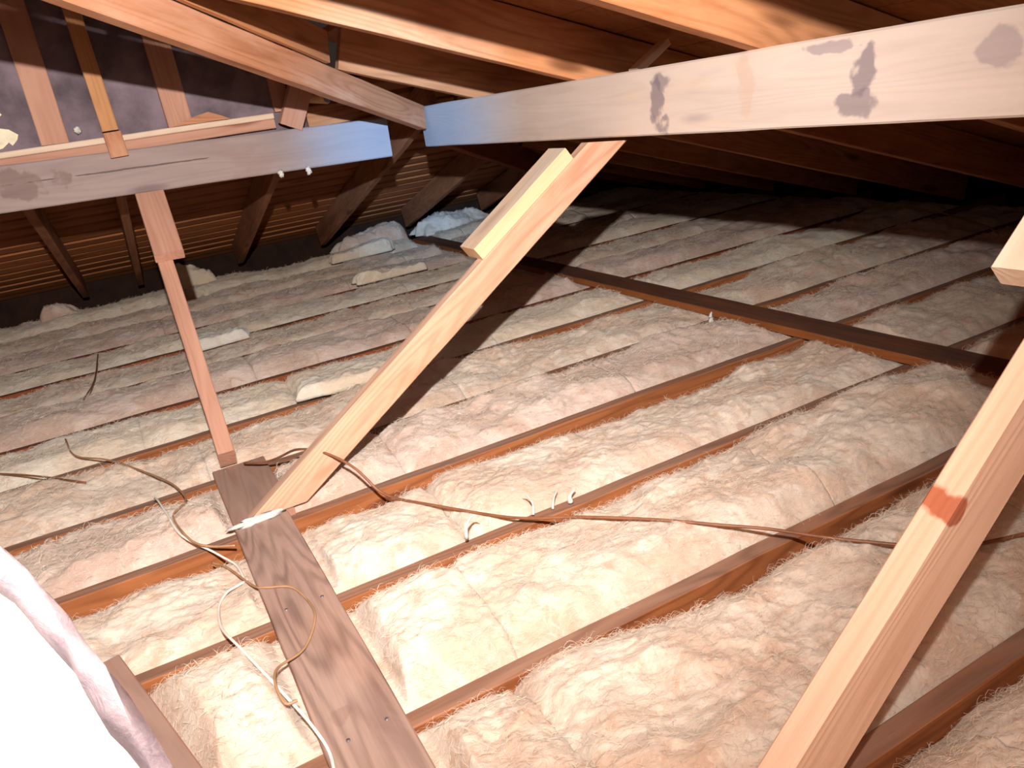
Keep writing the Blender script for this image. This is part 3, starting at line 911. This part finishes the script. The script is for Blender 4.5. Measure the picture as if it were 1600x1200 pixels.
pad('insulation_scrap', (0.66, 2.60, 0.03), 0.24, 0.055, 0.05, 0.0, M['battw'], 'long whitish insulation scrap lying behind the central strut at mid height', 3)
pad('insulation_scrap', (0.30, 3.72, 0.03), 0.13, 0.07, 0.055, 0.05, M['fluff'], 'bluish-white insulation scrap right of the slender post', 4)
pad('insulation_scrap', (1.42, 5.05, 0.05), 0.22, 0.05, 0.06, 0.0, M['battw'], 'cream insulation scrap near the foot of the dark triangular-looking rafter', 5)
pad('insulation_scrap', (1.32, 4.22, 0.04), 0.20, 0.045, 0.05, 0.0, M['battw'], 'narrow cream insulation scrap on the far rows above the strut', 6)
pad('insulation_heap', (1.62, 5.42, 0.04), 0.26, 0.12, 0.10, 0.1, M['batt'], 'puffy insulation heap left of the wide brown rafter foot', 7)
pad('insulation_heap', (2.25, 5.45, 0.04), 0.30, 0.12, 0.09, 0.1, M['fluff'], 'bluish-white insulation heap right of the wide brown rafter foot', 8)
pad('insulation_heap', (0.36, 5.35, 0.04), 0.16, 0.10, 0.13, 0.0, M['battw'], 'round cream insulation heap at the eave right of the slender post', 9)
pad('insulation_heap', (-0.40, 5.30, 0.04), 0.10, 0.08, 0.11, 0.0, M['batt2'], 'small insulation heap at the eave at the far left', 10)

# ------------------------------------------------------------------ cables
def over(pts, h=0.0): return [(a, b_, c_ + h) for a, b_, c_ in pts]


def drape(pts, extra=0.012):
    """lift each point onto whatever lies below it"""
    dg = bpy.context.evaluated_depsgraph_get(); out = []
    for (a, b_, c_) in pts:
        hit, loc, nrm, idx, ob, mx = S.ray_cast(dg, Vector((a, b_, min(0.30, zR(a) - 0.01, zL(b_) - 0.01))), Vector((0, 0, -1)))
        out.append((a, b_, (loc.z if hit else 0.0) + extra))
    return out


bpy.context.view_layer.update()
cables = [
 ('cable_brown', 0.0032, [(0.143, 2.13, 0), (0.223, 2.003, 0), (0.268, 1.86, 0), (0.355, 1.732, 0), (0.399, 1.668, 0), (0.461, 1.572, 0), (0.555, 1.422, 0), (0.616, 1.328, 0), (0.68, 1.249, 0), (0.764, 1.142, 0), (0.845, 1.044, 0), (0.923, 0.956, 0), (0.992, 0.84, 0), (1.10, 0.72, 0), (1.25, 0.66, 0)],
  'long brown cable crossing the joists from the near plank to the thick near strut'),
 ('cable_white', 0.0026, [(-0.10, 2.14, 0), (-0.094, 2.106, 0), (-0.075, 1.95, 0), (-0.056, 1.822, 0), (0.003, 1.719, 0), (0.034, 1.647, 0), (0.040, 1.56, 0)],
  'white cable curling down to the left edge of the near plank'),
 ('cable_white', 0.0026, [(0.045, 1.56, 0), (0.02, 1.545, 0), (-0.004, 1.525, 0), (-0.024, 1.473, 0), (-0.027, 1.363, 0), (-0.005, 1.247, 0), (0.025, 1.127, 0), (0.055, 1.016, 0), (0.064, 0.953, 0), (0.052, 0.88, 0), (0.03, 0.78, 0)],
  'white cable looping left of the near plank down to the bottom edge'),
 ('cable_tan', 0.0026, [(-0.325, 2.842, 0), (-0.293, 2.642, 0), (-0.194, 2.512, 0), (-0.061, 2.222, 0), (-0.026, 2.056, 0), (-0.034, 1.974, 0), (-0.062, 1.916, 0), (-0.05, 1.816, 0), (-0.022, 1.747, 0), (0.046, 1.70, 0)],
  'thin tan cable winding over the insulation left of the near plank'),
 ('cable_tan', 0.0024, [(-0.01, 1.70, 0), (0.014, 1.648, 0), (0.051, 1.508, 0), (0.071, 1.476, 0), (0.116, 1.439, 0), (0.134, 1.355, 0), (0.128, 1.297, 0), (0.091, 1.224, 0), (0.044, 1.185, 0), (0.027, 1.135, 0), (0.029, 1.072, 0), (0.048, 1.066, 0)],
  'thin tan cable looping across the top of the near plank'),
 ('cable_brown', 0.0030, [(-0.62, 2.78, 0), (-0.496, 2.662, 0), (-0.386, 2.544, 0), (-0.264, 2.382, 0)],
  'short brown cable at the left edge on the insulation'),
 ('cable_brown', 0.0028, [(-0.217, 4.11, 0), (-0.234, 3.546, 0), (-0.269, 3.257, 0)],
  'thin dark cable lying across rows at the upper left'),
 ('cable_tan', 0.0045, [(3.487, 4.339, 0), (3.777, 3.912, 0), (3.567, 3.387, 0), (3.477, 2.989, 0)],
  'pale cable in the dark far area, left of the arched one'),
 ('cable_tan', 0.0045, [(3.592, 2.96, 0), (3.655, 2.698, 0), (3.588, 2.44, 0), (3.436, 2.182, 0), (3.267, 1.989, 0)],
  'pale arched cable in the dark area at the right edge'),
]
for m_, r_, pts, lb in cables:
    fine_pts = [tuple(p) for p in curve_points(pts, 4)]
    dp = drape(fine_pts, r_ + 0.001)
    zs = [p[2] for p in dp]
    zs = [max(zs[max(0, i - 3):i + 4]) for i in range(len(zs))]
    for _ in range(3): zs = [sum(zs[max(0, i - 2):i + 3]) / len(zs[max(0, i - 2):i + 3]) for i in range(len(zs))]
    dp = [(p[0], p[1], z_) for p, z_ in zip(dp, zs)]
    tag(tube('cable', dp, r_, M[m_], seg=8, n=3), lb, 'cable')

# ------------------------------------------------------------------ white-faced insulation roll beside the camera
c0 = Vector((-0.2036, 0.4791, 0.5165))
u_ = (Vector((-0.1836, 0.4596, 0.4327)) - c0).normalized(); v_ = (Vector((-0.0759, 0.4348, 0.6121)) - c0); v_ = (v_ - u_ * v_.dot(u_)).normalized()
ax = u_.cross(v_)
if ax.dot(Vector((0, 0, .874)) - c0) < 0: ax = -ax
wd = (Vector((0, 0, .874)) - Vector((-0.1170, 0.4633, 0.5773))).normalized()
root = bpy.data.objects.new('insulation_roll', None); COL.objects.link(root); root.location = c0
tag(root, 'overexposed white insulation roll with a fuzzy rim in the bottom left corner', 'insulation')
NB = 120
R0 = 0.165


def se(v): return math.copysign(abs(v) ** 0.75, v)


def ring_r(a, k): return R0 * (1 + 0.02 * math.sin(3 * a + 1) + 0.012 * math.sin(7 * a + 2) + 0.006 * math.sin(17 * a + k) + 0.02 * math.sin(31 * a + 2 * k) * math.sin(5 * a))


V, F = [], []
V.append(c0 + ax * 0.006)
for q, (f_, dz_) in enumerate(((0.3, 0.006), (0.6, 0.005), (0.86, 0.003), (0.93, -0.004))):
    for j in range(NB):
        a = 2 * math.pi * j / NB; r_ = ring_r(a, q) * f_
        V.append(c0 + u_ * se(math.cos(a)) * r_ * 1.75 + v_ * se(math.sin(a)) * r_ + wd * dz_)
for j in range(NB): F.append((0, 1 + j, 1 + (j + 1) % NB))
for q in range(3):
    for j in range(NB):
        a = 1 + q * NB + j; b = 1 + q * NB + (j + 1) % NB
        F.append((a, a + NB, b + NB, b))
fc = mesh_obj('white_face', V, F, M['white_face'], None, True)
fc.parent = root; fc.matrix_parent_inverse = Matrix.Translation(-c0)
V, F = [], []
prof = [(0.87, -0.012), (0.885, 0.012), (0.93, 0.020), (0.965, 0.012), (0.985, -0.004), (1.0, -0.03), (0.98, -0.07), (0.90, -0.12)]
rs = np.random.RandomState(4)
for q, (f_, dz_) in enumerate(prof):
    for j in range(NB):
        a = 2 * math.pi * j / NB; r_ = ring_r(a, q * 2) * f_ * (1 + 0.010 * (rs.rand() - .5))
        V.append(c0 + u_ * se(math.cos(a)) * r_ * 1.75 + v_ * se(math.sin(a)) * r_ + wd * (dz_ + 0.006 * (rs.rand() - .5)))
for q in range(len(prof) - 1):
    for j in range(NB):
        a = q * NB + j; b = q * NB + (j + 1) % NB
        F.append((a, a + NB, b + NB, b))
F.append(tuple((len(prof) - 1) * NB + j for j in range(NB)))
rm = mesh_obj('fuzzy_rim', V, F, M['rim'], None, True)
rm.parent = root; rm.matrix_parent_inverse = Matrix.Translation(-c0)


# ------------------------------------------------------------------ things with parts hang from an empty at their base
PART = {'insulation_batt': 'glass_wool', 'wooden_plank': 'board', 'wall_plate': 'board', 'post': 'shaft', 'round_stub': 'stub_body'}
bpy.context.view_layer.update()
for o in [q for q in list(COL.objects) if q.type == 'MESH' and q.parent is None and q.children]:
    base = o.name.split('.')[0]; kids = list(o.children); mwk = [k_.matrix_world.copy() for k_ in kids]; mo = o.matrix_world.copy()
    o.name = PART.get(base, 'body')
    e = bpy.data.objects.new(base, None); COL.objects.link(e); e.matrix_world = mo
    e.empty_display_size = 0.1
    for key in ('label', 'category', 'group', 'kind'):
        if key in o: e[key] = o[key]; del o[key]
    bpy.context.view_layer.update()
    for c_, m_ in zip([o] + kids, [mo] + mwk):
        c_.parent = e; c_.matrix_parent_inverse = e.matrix_world.inverted(); c_.matrix_world = m_

# groups of repeats
GROUP = {'insulation_batt': 'fibreglass batts between the ceiling joists', 'ceiling_joist': 'ceiling joists', 'wall_stud': 'studs of the gable wall',
         'cable': 'loose cables on the insulation', 'fibre_wisp': 'wisps of loose fibre', 'fluff_tuft': 'small tufts of fluff', 'cream_shard': 'jagged cream shards on the gable wall',
         'strut': 'struts under the purlin beams', 'cleat_block': 'blocks nailed on the struts', 'purlin': 'purlin beams', 'wooden_plank': 'planks across the joists',
         'insulation_scrap': 'loose insulation scraps', 'insulation_heap': 'insulation heaps at the eave', 'hip_rafter': 'hip rafters'}
for o in COL.objects:
    if o.parent is None and 'label' in o and 'group' not in o:
        b_ = o.name.split('.')[0]
        if b_ in GROUP: o['group'] = GROUP[b_]
        elif b_ == 'rafter':
            o['group'] = 'rafters of the left roof slope' if abs((o.matrix_world.to_3x3() @ Vector((1, 0, 0))).y) > 0.5 else 'rafters of the right roof slope'
